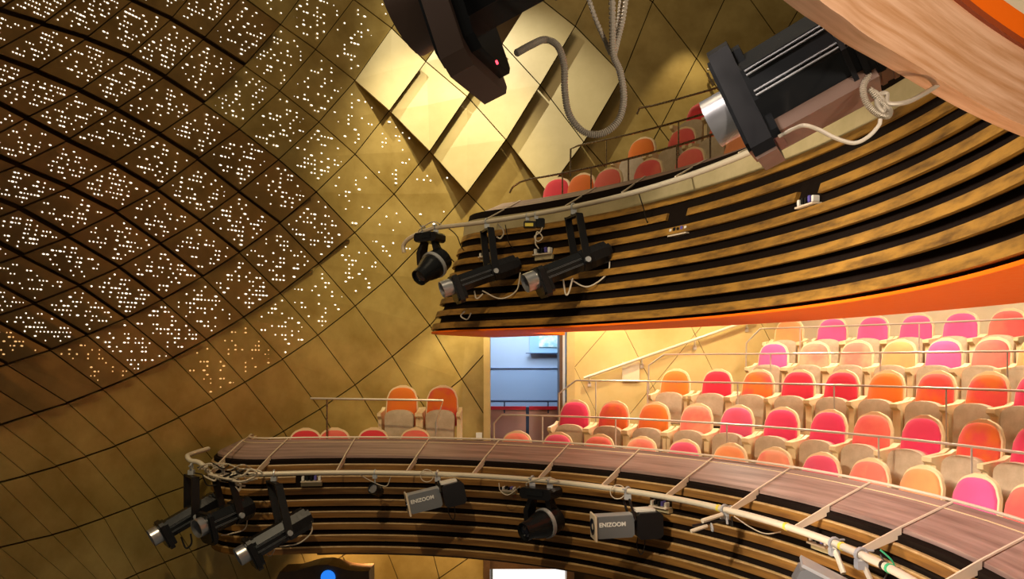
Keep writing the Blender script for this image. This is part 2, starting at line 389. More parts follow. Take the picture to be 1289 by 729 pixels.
for (i,j) in sorted(N):
    if not all(k in N for k in ((i+1,j),(i,j+1),(i+1,j+1))): continue
    B,Rt,L,T=N[(i,j)],N[(i,j+1)],N[(i+1,j)],N[(i+1,j+1)]
    poly=[B,Rt,T,L]; cx=sum(p[0] for p in poly)/4; cy=sum(p[1] for p in poly)/4
    if cx<-280 or cx>1090 or cy>800 or cy<-110: continue
    if i<=-2 and cy>352 or (cx>560 and cy>400):
        if cy>352 and cx>560:
            poly=clipx(poly,611,True)
            if len(poly)<3: continue
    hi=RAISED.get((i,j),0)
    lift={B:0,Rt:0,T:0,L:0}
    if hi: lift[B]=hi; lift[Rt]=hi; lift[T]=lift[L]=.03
    bz=(1<=i<=4 and j<=3) or (i>=5 and j<=5)      # the projecting section, its dimmer light painted in as a darker tone
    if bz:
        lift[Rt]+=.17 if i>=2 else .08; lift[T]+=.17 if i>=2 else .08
        if i==1: lift[B]+=.06; lift[Rt]+=.03
    nd=0
    if cy<dotlimit(cx) and not hi and cx<600:
        nd=int(39*min(1,(dotlimit(cx)-cy)/70+.45)*random.uniform(.8,1.2))
        if cx>430: nd=int(nd*.6)
    dim=cy>dotlimit(cx)-38 and cx<330
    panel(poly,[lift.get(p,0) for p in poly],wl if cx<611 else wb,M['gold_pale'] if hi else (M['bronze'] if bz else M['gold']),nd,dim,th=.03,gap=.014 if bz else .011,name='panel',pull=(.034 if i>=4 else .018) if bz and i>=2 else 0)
# right-hand lattice beyond the doorway
RN={(0,-1):(668,526),(0,0):(723,462.5),(0,1):(778,399),(0,2):(832,330),(-1,0):(767,553),(-1,1):(822,486),(-1,2):(875,421),(-1,3):(930,352),
    (-2,1):(866,573),(-2,2):(920,513),(-2,3):(975,440),(-2,4):(1030,370),(0,3):(886,265),(0,4):(940,200),(1,-1):(624,440),(1,0):(679,375),(1,1):(734,312),(-1,-1):(712,616),(-2,0):(811,640),(-3,2):(962,600),(-3,3):(1020,530),(-3,4):(1075,460),(-1,4):(985,285),(2,0):(640,300),(2,-1):(585,360)}
for (i,j) in sorted(RN):
    ks=((i,j),(i,j+1),(i+1,j+1),(i+1,j))
    if not all(k in RN for k in ks): continue
    poly=clipx(clipx([RN[k] for k in ks],722,False),1010,True)
    if len(poly)<3: continue
    panel(poly,[0]*len(poly),wr,M['yellow'],gap=.006)

# ------------------------------------------------------------------ doorway in the back wall (lower balcony level) and the corridor beyond
DY=11.45
def jamb(name,x0,x1,y0,y1,z0,z1,mat,kind='structure'):
    o=MB().box(((x0+x1)/2,(y0+y1)/2,(z0+z1)/2),(x1-x0,y1-y0,z1-z0)).build(name,mat); o['kind']=kind; return o
xa,xb=(617-CX)/F*DY,(703-CX)/F*DY
jamb('trim_1',(609-CX)/F*DY,xa,DY-.12,DY+.3,-2.2,.5,M['jamb'])
jamb('trim_2',(713-CX)/F*DY,(723-CX)/F*DY,DY-.08,DY+.3,-2.2,.5,M['jamb'])
jamb('trim_3',(609-CX)/F*DY,xa,DY-.12,DY+.3,-5.5,-2.45,M['door_dark'])
jamb('trim_4',(712.5-CX)/F*DY,(722-CX)/F*DY,DY-.12,DY+.3,-5.5,-2.45,M['door_dark'])
d=MB().box(((702.5-CX)/F*DY+.03,DY+.02,-.85),(.05,.5,2.6)).build('door_1',M['door_dark']); d['kind']='structure'
MB().box(((709-CX)/F*DY,DY-.06,-.85),(.045,.03,2.6)).build('edge_plate',M['greylight'],d)
jamb('wall_corridor',-1.6,2.2,13.9,14.0,-2.2,1.6,M['bluewall'])
wc=bpy.data.objects['wall_corridor']
MB().box((.2,13.88,-1.1),(3.6,.03,1.95)).build('dado',M['bluelow'],wc)
MB().box((.2,13.86,-.12),(3.6,.03,.012)).build('dado_line',M['navy'],wc)
jamb('floor_corridor',-1.6,2.2,11.5,14,-2.3,-2.2,M['floor'])
pic=MB().box(((688-CX)/F*13.84,13.84,.44),(.62,.04,.56)).build('framed_picture',plain('pale_blue_frame',(.35,.6,.8),.5)); tag(pic,'pale blue framed picture high on the blue corridor wall','picture')
MB().box(((688-CX)/F*13.81+.06,13.81,.47),(.40,.02,.40)).build('print',M['picture'],pic)
MB().box(((683-CX)/F*13.82,13.80,.155),(.62,.05,.015)).build('bottom_edge',M['navy'],pic)
cb=empty('corridor_balustrade',(.1,12.6,-2.2),'navy topped balustrade with two pink panels seen through the doorway','balustrade')
z=(HY-505)/F*12.6; MB().tube([(-.7,12.6,z),(1.2,12.6,z)],.018).build('handrail',M['navy'],cb)
for px in(635,690):
    MB().tube([P(px,505,12.6),P(px,520,12.6)],.012).build('bracket',M['navy'],cb)
for x0,x1 in((600,662),(666,725)):
    MB().box((((x0+x1)/2-CX)/F*12.6,12.62,z-.95),((x1-x0)/F*12.6,.04,1.62)).build('panel',M['pink'],cb)
    MB().box((((x0+x1)/2-CX)/F*12.6,12.60,z-.115),((x1-x0)/F*12.6,.07,.055)).build('red_cap',M['red'],cb)
MB().box(((664-CX)/F*12.6,12.66,z-.9),(.09,.05,1.6)).build('post',M['navy'],cb)
lamp('AREA','corridor_light',(.2,12.7,1.4),(.2,13.9,-.6),70,(.72,.85,1),1.2)
dz=(HY-711.5)/F*(DY+.25)
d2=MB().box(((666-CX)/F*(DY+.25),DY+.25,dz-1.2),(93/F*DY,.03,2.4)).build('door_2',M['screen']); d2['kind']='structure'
lt=MB().box(((666-CX)/F*DY,DY+.1,dz+.12),(1.2,.3,.2)).build('lintel',M['door_dark'],d2)

# ------------------------------------------------------------------ lower balcony
LT1=tang(340,LC,4.15); LT0=-.55; LRc=4.86
lp=lambda R: path(LC,R,LT0,LT1,LRc,1.0)
lb=empty('lower_balcony_front',(LC[0],LC[1]+4.15,-2.12),'curved lower balcony front of eight brown timber slats under a sloping mauve wooden ledge','balcony')
ZL=[-1.147-.132*k for k in range(8)]
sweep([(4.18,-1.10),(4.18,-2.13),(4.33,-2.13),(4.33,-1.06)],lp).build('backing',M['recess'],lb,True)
def socket_cut(C,R,pxs): return [tang(px,C,R) for px in pxs]
LSOCK={2:[],1:[(385,13),(832,14),(1033,17)],}
def slats(C,Z,h,Rf,depth,t0,t1,Rc,tail,cuts,mat,parent,lean=lambda k:0):
    for k,z in enumerate(Z):
        R=Rf+lean(k); segs=[(t0,t1,True)]
        cs=sorted([(tang(px+wd,C,R),tang(px-wd,C,R)) for px,wd in cuts.get(k,[])])
        cur=t0; segs=[]
        for a,b in cs: segs.append((cur,a,False)); cur=b
        segs.append((cur,t1,True))
        for a,b,last in segs:
            pf=(lambda RR,a=a,b=b,last=last: path(C,RR,a,b,Rc if last else None,tail))
            sl=sweep([(R,z-h),(R,z-.003),(R+depth,z-.003),(R+depth,z-h)],pf).build('slat',mat,parent,False)
            sweep([(R-.001,z-.007),(R+.004,z+.004),(R+depth,z+.004),(R+depth,z-.003),(R+.002,z-.003)],pf).build('lit_top_edge',M['lit_edge'],sl,False)  # pale strip painted as the lit highlight along each slat's top
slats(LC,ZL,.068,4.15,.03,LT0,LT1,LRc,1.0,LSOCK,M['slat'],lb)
sweep([(4.22,-1.056),(4.22,-1.085),(4.57,-.935),(4.57,-.904)],lp).build('ledge',M['ledge'],lb,False)
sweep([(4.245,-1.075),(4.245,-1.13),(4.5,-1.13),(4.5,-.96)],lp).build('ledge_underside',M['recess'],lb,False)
sweep(rect(4.50,4.60,-1.80,-.93),lp).build('parapet_back',M['shell'],lb)
mb=MB(); rp=[Vector((p.x,p.y,-.885)) for p in path(LC,4.565,LT0,LT1,LRc,.25)]; mb.tube(rp,.011,6); mb.build('top_rail',M['web'],lb,True)
sweep(rect(4.2,6.6,-2.17,-2.10),lambda R: path(LC,R,LT0,LT1-.12,None)).build('soffit',M['door_dark'],lb)
# lighting pipe on brackets
pr=3.92; pz=-1.205
pp=[Vector((p.x,p.y,pz)) for p in path(LC,pr,LT0,tang(268,LC,pr))]
e=pp[-1]; pp=catmull([e+Vector((0,0,0)),P(252,583,8.02),P(240,580,8.05),P(236,575,8.1),P(240,572,8.3),P(262,565,8.7)],5)[::-1]+pp[::-1][1:]
lpipe=MB().tube(pp,.026,10).build('lighting_pipe',M['pipe'],lb,True)
RAILPX=[306,362,447,540,628,716,805,898,995,1095,1199,1310]; PIPEPX=[262,321,424,512,595,678,758,839,920,1001,1081,1173]
for a,b in zip(RAILPX,PIPEPX):
    p0=cp(a,0,LC,4.56); p0.z=-.89; p1=cp(b,0,LC,pr); p1.z=pz+.03
    dd=(p1-p0); L=dd.length; h=dd.normalized(); side=h.cross(Vector((0,0,1))).normalized()
    mid=p0+dd*(.36/.65)
    mid.z=-1.04
    def bar(q0,q1,w_,d0,d1):
        up=Vector((0,0,1)); vs=[]
        for q,d_ in((q0,d0),(q1,d1)):
            for s_,u_ in((-1,0),(1,0),(1,-1),(-1,-1)): vs.append(q+side*w_*s_+up*d_*u_)
        return vs,[(0,1,2,3),(7,6,5,4),(0,4,5,1),(1,5,6,2),(2,6,7,3),(3,7,4,0)]
    m_=MB(); m_.add(*bar(p0,mid,.006,.012,.012)); m_.add(*bar(mid,p1,.006,.075,.045)); m_.build('bracket',M['web'],lb)
for px in(1120,1113,1060,905,990):
    p=cp(px,0,LC,pr); p.z=pz; t=math.atan2(p.y-LC[1],p.x-LC[0]); ax=Vector((-math.sin(t),math.cos(t),0))
    MB().tube([p-ax*.012,p+ax*.012],.030,10).build('tape_band',M['green'] if px==1120 else (M['cable_black'] if px in(1113,) else M['yellow_tape']),lb)

# stepped seating tiers behind it
TIER=[(4.6,5.95,-1.78,LT1-.12),(5.95,6.78,-1.41,tang(703,LC,5.95)+.02),(6.78,7.72,-1.0,tang(816,LC,6.78)),(7.72,8.5,-.63,tang(939,LC,7.72)),(8.5,9.3,-.28,tang(990,LC,8.5))]
for k,(a,b,z,t1) in enumerate(TIER):
    mb=sweep(rect(a,b,-2.1,z),lambda R: path(LC,R,-.25,t1)); o=mb.build('floor',M['floor']); o['kind']='structure'
    if k:
        q=sweep(rect(a-.012,a,z-.36,z+.004),lambda R: path(LC,R,-.25,t1)); q.build('riser',M['shell'],o)
o=sweep(rect(9.3,9.45,-.3,1.25),lambda R: path(LC,R,-.25,tang(984,LC,9.3))).build('wall_rear',M['cream']); o['kind']='structure'
pf_=MB().box((-1.35,10.2,-1.5),(1.5,1.1,.55)).build('floor',M['floor']); pf_['kind']='structure'

# ------------------------------------------------------------------ upper balcony (radii and heights below are scaled by S)
UT1=tang(609,UC,6.5*S); UT0=-.42; URc=7.1*S+.02
up_=lambda R: path(UC,R,UT0,UT1,URc,1.1)
ub=empty('upper_balcony_front',(UC[0],UC[1]+6.4*S,.39),'curved upper balcony front of golden timber slats with orange underside below the upper seats','balcony')
KH=[(6.47,1.87),(6.47,1.70)]
pit=1.275/7.5; UZ=[(1.70-.0-pit*k)*S for k in range(8)]
UR=lambda z:(6.04+(z/S-.424)*(6.47-6.04)/(1.70-.424))*S
USOCK={1:[(853,13)],2:[(684,13),(1018,15)],3:[],0:[(1247,20)]}
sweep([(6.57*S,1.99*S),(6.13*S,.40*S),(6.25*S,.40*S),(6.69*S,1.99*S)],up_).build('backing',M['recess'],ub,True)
sweep([(6.50*S,1.885*S),(6.48*S,1.705*S),(6.6*S,1.705*S),(6.6*S,1.885*S)],up_).build('fascia_board',M['khaki'],ub,False)
for k,z in enumerate(UZ):
    h=.076*S; R=UR(z); cs=sorted([(tang(px+wd,UC,R),tang(px-wd,UC,R)) for px,wd in USOCK.get(k,[])]); cur=UT0; segs=[]
    for a,b in cs: segs.append((cur,a,None)); cur=b
    segs.append((cur,UT1,URc))
    for a,b,rc in segs:
        sweep([(R-.026*S,z-h),(R,z),(R+.04,z),(R+.014,z-h)],lambda RR: path(UC,RR,a,b,rc,1.1)).build('slat',M['slat_gold'],ub,False)
sweep([(6.60*S,1.975*S),(6.62*S,1.945*S),(7.0*S,2.10*S),(7.0*S,2.17*S)],up_).build('ledge',M['ledge'],ub,False)
sweep([(6.05*S,.405*S),(6.05*S,.385*S),(7.35*S,.40*S),(7.35*S,1.285),(7.3*S,1.285),(7.3*S,.42*S)],up_).build('orange_soffit',M['orange'],ub,False)
sweep(rect(6.95*S,7.05*S,1.5*S,2.1*S),up_).build('parapet_back',M['shell'],ub)
upr=6.14*S; upz=1.75*S
pe=cp(530,0,UC,upr); pp=[Vector((p.x,p.y,upz)) for p in path(UC,upr,-.2,tang(560,UC,upr))]
Yp=pp[-1].y
pp=pp+catmull([cp(545,287.5,UC,upr),cp(528,293.5,UC,upr),P(514,301,Yp+.25),P(508,309,Yp+.3),P(508.5,318,Yp+.3)],5)
MB().tube(pp,.026,10).build('lighting_pipe',M['pipe'],ub,True)
for a,b in((655,612),(750,712),(812,783),(890,850),(985,930)):
    p0=cp(a,0,UC,6.99*S); p0.z=2.17*S; p1=cp(b,0,UC,upr); p1.z=upz+.03; MB().tube([p0,p1],.009,5).build('bracket',M['web'],ub)
o=sweep(rect(7.05*S,8.0*S,1.42*S,1.5*S),lambda R: path(UC,R,-.3,UT1)).build('floor',M['floor']); o['kind']='structure'
o=sweep(rect(8.0*S,8.95*S,1.42*S,2.1*S),lambda R: path(UC,R,-.3,tang(722,UC,8.0*S))).build('floor',M['floor']); o['kind']='structure'
o=sweep(rect(8.95*S,9.9*S,1.42*S,2.75*S),lambda R: path(UC,R,-.3,tang(800,UC,8.95*S))).build('floor',M['floor']); o['kind']='structure'
o=sweep(rect(7.3*S,11.5,1.28,1.32),lambda R: path(UC,R,-.3,UT1+.12)).build('ceiling',M['cream']); o['kind']='structure'

# ------------------------------------------------------------------ near curved wood front of the box above the camera
nw=empty('wooden_box_front',(1.1,1.9,.7),'large curved pinkish plywood box front in the top right corner, close to the lens','balcony')
nz0=.70; nb=[P(a,b,nz0*F/(HY-b)) for a,b in((960,-60),(1035,3),(1062,22),(1090,44),(1125,65),(1160,86),(1200,111),(1240,134),(1289,158),(1340,178),(1420,205))]
nb=[Vector((p.x,p.y,0)) for p in catmull(nb,4)]
def ribbon(pts,z0,z1,th,in0=0,in1=0):
    mb=MB(); mb.uv=[]; s=0; n=len(pts)
    for i,p in enumerate(pts):
        d=(pts[min(i+1,n-1)]-pts[max(i-1,0)]).normalized(); nn=Vector((-d.y,d.x,0))
        if i: s+=(p-pts[i-1]).length
        for (o_,z) in((in0,z0),(in1,z1),(in1+th,z1),(in0+th,z0)):
            q=p+nn*o_; mb.v.append(Vector((q.x,q.y,z))); mb.uv.append((s*.5,z*1.2+o_))
    for i in range(n-1):
        for j in range(4):
            k=(j+1)%4; mb.f.append((i*4+j,i*4+k,(i+1)*4+k,(i+1)*4+j))
    mb.f.append((0,3,2,1)); mb.f.append(tuple(range(4*n-4,4*n)))
    return mb
ribbon(nb,nz0,.925,.05).build('curved_panel',M['nearwood'],nw,False)
ribbon(nb,.925,.945,.06,-.012,-.012).build('dark_strip',plain('red_brown_edge',(.35,.06,.012),.5),nw,False)  # thin dark red-brown line between the wood and the orange
ribbon(nb,.945,1.03,.03,.0,.0).build('orange_band',M['orange'],nw,False)
ribbon(nb,1.03,1.5,.03,.01,.01).build('cream_band',M['cream'],nw,False)
#@@OBJECTS
# ------------------------------------------------------------------ theatre seats
def arch(wb_,wt,h,n=9,rt=.12,tip=.012):
    """outline (x,z) of a back with a domed top"""
    pts=[(-wb_/2,0),(-(wb_*.5+(wt-wb_)*.5*((h-rt)/h)),h-rt)]
    for k in range(1,n):
        a=math.pi-math.pi*k/n; pts.append((wt/2*.97*math.copysign(abs(math.cos(a))**.78,math.cos(a)),h-rt+rt*(abs(math.sin(a))**.9)+(tip if k in(n//2,n//2+1) else 0)))
    pts+=[((wb_*.5+(wt-wb_)*.5*((h-rt)/h)),h-rt),(wb_/2,0)]
    return pts
def plate(outline,y0,y1,shift,lean,bulge=0,inset=0):
    """flat thing from an (x,z) outline; leans back (+y) with height; returns local verts"""
    cx=0; cz=sum(z for x,z in outline)/len(outline); n=len(outline); vs=[]
    for yy,ins in((y0+bulge*.0,inset),(y0+ (y1-y0)*.35,0),(y1,0)):
        for x,z in outline:
            fx=x*(1-ins*1.0); fz=cz+(z-cz)*(1-ins)
            vs.append((fx+shift[0],yy+shift[1]+fz*lean,fz+shift[2]))
    fs=[]
    for l in range(2):
        for i in range(n):
            j=(i+1)%n; fs.append((l*n+i,l*n+j,(l+1)*n+j,(l+1)*n+i))
    fs.append(tuple(reversed(range(n)))) ; fs.append(tuple(range(2*n,3*n)))
    # pillow centre on the front
    if bulge:
        fs=[f for f in fs if f!=tuple(reversed(range(n)))]
        vs.append((shift[0],y0-bulge+shift[1]+cz*lean,cz+shift[2])); c=len(vs)-1
        m=len(vs)
        for x,z in outline:
            vs.append((x*.6+shift[0],y0-bulge*.85+shift[1]+(cz+(z-cz)*.6)*lean,cz+(z-cz)*.6+shift[2]))
        for i in range(n):
            j=(i+1)%n; fs.append((j,i,m+i,m+j)); fs.append((m+j,m+i,c))
    return vs,fs
def rawmesh(name,vs,fs,mat,smooth=True):
    me=bpy.data.meshes.new(name); me.from_pydata([tuple(v) for v in vs],[],fs); me.materials.append(mat)
    if smooth:
        me.polygons.foreach_set('use_smooth',[True]*len(me.polygons))
        try: me.set_sharp_from_angle(angle=math.radians(40))
        except Exception: pass
    me.update(); return me
# local frame: origin on the floor under the back, front faces -y, total height .88
SM={}
SM['back_shell']=rawmesh('back_shell',*plate(arch(.445,.395,.53,13,.155),0,.035,(0,0,.35),.16),M['shell'])
SM['back_pad']=rawmesh('back_pad',*plate(arch(.415,.365,.497,13,.145,0),-.03,.0,(0,0,.362),.16,.018,.05),M['fabric'])
SM['seat_pan']=rawmesh('seat_pan',*plate([(x,z) for x,z in arch(.36,.395,.42,11,.10,0)],-.06,.0,(0,-.16,.16),.10,.006,.03),M['pan'])
SM['seat_cushion']=rawmesh('seat_cushion',*plate([(x,z) for x,z in arch(.35,.385,.40,11,.10,0)],0,.06,(0,-.16,.17),.10),M['fabric'])
mb=MB()
mb.v=[];mb.f=[]
def armverts(sx):
    m=MB(); x=sx*.243
    pr=[(-.27,.50),(-.27,.54),(-.02,.565),(.06,.60),(.08,.56),(.05,.02),(-.05,.02),(-.06,.35),(-.20,.46)]
    pts=[Vector((x-.024,a,b)) for a,b in pr]+[Vector((x+.024,a,b)) for a,b in pr]; n=len(pr)
    m.add(pts,[tuple(range(n)),tuple(reversed(range(n,2*n)))]+[(i,i+n,(i+1)%n+n,(i+1)%n) for i in range(n)])
    m.box((x,-.11,.29),(.046,.20,.5)); return m
for s_,nm in((-1,'armrest'),(1,'armrest_b')):
    a=armverts(s_); SM[nm]=rawmesh(nm,a.v,a.f,M['shell'],False)
PALETTE={'orange':((.80,.19,.008),.15,'orange'),'redorange':((.82,.16,.015),.75,'orange and red mottled'),'crimson':((.62,.008,.035),.2,'crimson'),
 'crimor':((.80,.17,.012),.95,'half orange half crimson'),'pink':((.78,.10,.20),.35,'pink'),'hot':((.80,.035,.12),.2,'hot pink'),
 'peach':((.95,.36,.12),.15,'pale peach'),'peachpink':((.95,.36,.20),.5,'peach and pink mottled'),'magenta':((.74,.10,.30),.15,'magenta pink'),
 'coral':((.90,.18,.12),.5,'coral red'),'red':((.74,.035,.045),.3,'red')}
proto=None
def seat(x,y,z,face,colkey,label,group,cat='seat'):
    """x,y,z: floor point under the back, face: plan angle the seat looks towards"""
    global proto
    r=empty('theatre_seat',(x,y,z)); r.rotation_euler=(0,0,face+math.pi/2)
    tag(r,label,cat,group); c,a,_=PALETTE[colkey]
    for nm in('back_shell','back_pad','seat_pan','seat_cushion','armrest','armrest_b'):
        o=bpy.data.objects.new('armrest' if nm=='armrest_b' else nm,SM[nm]); o.parent=r; COL.objects.link(o)
        if nm in('back_pad','seat_cushion'): o.color=(*c,a)
    return r
ORD=['first','second','third','fourth','fifth','sixth','seventh','eighth','ninth','tenth','eleventh','twelfth']
def rowseats(pts,C,R,Z,cols,rowname,group,scale=1,facing=None):
    for k,((px,py),ck) in enumerate(zip(pts,cols)):
        x,y=hit(px,C,R); t=math.atan2(y-C[1],x-C[0]); z=Z-.885
        lab=f"{PALETTE[ck][2]} seat, {ORD[k]} from left in {rowname}"
        # the leaning top is .1 behind the foot
        fx,fy=x-.12*math.cos(t),y-.12*math.sin(t)
        s=seat(fx,fy,z,t+math.pi,ck,lab,group)
        if scale!=1: s.scale=(scale,scale,scale); s.location.z=Z-.885*scale
R1=[652,704,756,809.6,864,922,978,1038,1099.4,1166,1236,1306]
rowseats([(p,0) for p in R1],LC,5.654,-.884,['peachpink','pink','coral','peachpink','pink','peach','peachpink','pink','peachpink','peach','magenta','coral'],'the front row right of the doorway','front row seats behind the lower ledge')
rowseats([(p,0) for p in(385,421.6,470.7,524)],LC,5.2,-.83,['red','coral','red','coral'],'the short ledge row left of the doorway','short row left of the doorway')
R2=[725.5,775,826,879.5,931,987.4,1047,1103,1166,1240,1312]
rowseats([(p,0) for p in R2],LC,6.362,-.512,['hot','redorange','orange','peachpink','pink','hot','hot','coral','hot','redorange','hot'],'the second row under the upper balcony','second row seats')
R3=[852.3,905.4,957,1008,1063,1119.5,1182.6,1248.4,1312]
rowseats([(p,0) for p in R3],LC,7.17,-.098,['orange','crimson','crimor','crimson','crimson','orange','redorange','redorange','hot'],'the third row under the upper balcony','third row seats')
R4=[975.8,1027.7,1081,1135,1192,1252.5,1312]
rowseats([(p,0) for p in R4],LC,8.05,.268,['magenta','peachpink','peachpink','peach','magenta','coral','peach'],'the fourth row under the upper balcony','fourth row seats')
R5=[995.5,1050,1101.7,1156.5,1212.7,1271.7]
rowseats([(p,0) for p in R5],LC,8.75,.617,['peach','magenta','magenta','magenta','magenta','coral'],'the rear row against the cream wall','rear row seats')
for px,ck,lb_ in((506.7,'orange','orange tip-up seat, left one of the pair against the panelled wall'),(557,'crimor','half orange half crimson tip-up seat, right one of the pair against the panelled wall')):
    Y=10.05; seat((px-CX)/F*Y,Y-.1,(HY-485.5)/F*Y-.885,-math.pi/2-.03,ck,lb_,'pair of seats left of the doorway')
UA=[704,735,769,820,873,936,1006]
rowseats([(p,0) for p in UA],UC,7.6*S,2.56*S,['red','orange','coral','coral','coral','peach','red'],'the upper balcony row nearest the ledge','upper balcony seats',1)
rowseats([(p,0) for p in(811,862,915)],UC,8.5*S,3.17*S,['orange','coral','redorange'],'the second upper balcony row','upper balcony seats',1)
rowseats([(p,0) for p in(884,1085,1130)],UC,9.4*S,3.80*S,['red','coral','red'],'the third upper balcony row','upper balcony seats',1)

# ------------------------------------------------------------------ seat-row rails
def smootharc(C,R,p0,p1,Z,n=26):
    a,b=tang(p0,C,R),tang(p1,C,R); return [Vector((C[0]+R*math.cos(a+(b-a)*k/n),C[1]+R*math.sin(a+(b-a)*k/n),Z)) for k in range(n+1)]
def rail(label,C,R,Z,lead,p0,p1,posts,foot,mat,r=.014,group='handrails in front of the seat rows'):
    pts=[cp(a,b,C,R) for a,b in lead]+smootharc(C,R,p0,p1,Z)
    c=pts[len(pts)//2]; e=empty('row_rail',(c.x,c.y,foot),label,'railing',group)
    MB().tube(pts,r,8).build('top_bar',mat,e,True)
    for px in posts:
        q=cp(px,0,C,R); MB().tube([(q.x,q.y,foot),(q.x,q.y,Z)],r*.75,6).build('post',mat,e)
    return e
rail('thin steel rail between the front row and the second row',LC,5.75,-.689,[(622,557),(621.6,533)],632,1330,[683,775,915,1106,1223],-1.78,M['steel'],.012)
rail('steel rail between the second and third rows, slanting down beside the doorway',LC,6.7,-.259,[(703.6,535),(703.6,495.5)],725,1340,[750,815,928.6,1050,1191],-1.0,M['steel'],.012)
rail('steel rail between the third and fourth rows, with a bent left end',LC,7.5,.105,[(817,520),(816.5,460)],836,1340,[970,1108,1268],-.63,M['steel'],.012)
rail('steel rail in front of the topmost row',LC,8.3,.472,[(939,462),(939.5,431.9)],957,1340,[1007,1157],-.28,M['steel'],.012)
e=empty('row_rail',P(470,502,9.2),'steel rail along the panelled wall in front of the pair of seats','railing')
MB().tube([P(391,501.7,9.35),P(558,504,9.2),P(549,532,8.9),P(549,556,8.9)],.014,8).build('top_bar',M['steel'],e,True)
MB().tube([P(411.6,502,9.33),P(411.6,560,9.33)],.011,6).build('post',M['rail_dark'],e)
rail('dark bronze rail just above the upper ledge',UC,7.2*S,2.50*S,[(641.5,243),(645,236),(655,229)],668,1150,[708,744,791,852,894],1.5*S,M['rail_dark'],.013,'upper balcony rails')
rail('dark bronze rail behind the first upper row, with a square left end',UC,8.1*S,3.13*S,[(718,222),(718.3,187.6)],728,1150,[763,854],2.1*S,M['rail_dark'],.013,'upper balcony rails')
rail('highest dark bronze rail with a curled left end',UC,9.1*S,3.83*S,[(801.6,144),(805,136)],821,1100,[],2.75*S,M['rail_dark'],.015,'upper balcony rails')
e=empty('stub_rail',P(900,95,11.38),'short steel rail stub on the wall behind the big right-hand spotlight','railing')
MB().tube([P(890,88,11.36),P(912,83,11.36),P(912,106,11.36)],.016,6).build('bar',M['steel'],e); MB().tube([P(890,92,11.36),P(898,108,11.36)],.02,6).build('stay',M['rail_dark'],e)
# wall handrail up the aisle
hr=empty('wall_handrail',wp(840,440),'pale sloping handrail fixed along the yellow aisle wall','handrail')
MB().tube([wp(735,476,.1),wp(945,403,.1)],.022,8).build('rail',M['web'],hr,True)
for px in(742,808,874.6,940):
    y=476-(px-735)*73/210; MB().tube([wp(px,y+1,.1),wp(px,y+7,.09),wp(px,y+9,.0)],.012,6).build('bracket',M['steel'],hr)
    MB().box(wp(px,y+10,.02),(.05,.02,.07)).build('wall_plate',M['steel'],hr)
b=MB().box(wp(794,468,.03),(.26,.03,.3)).build('wall_box',M['cream']); tag(b,'small cream access plate low on the yellow aisle wall','plate')
b=MB().box(wp(603,549,.04),(.09,.04,.1)).build('wall_socket',M['white']); tag(b,'tiny white socket on the wall left of the doorway','socket')

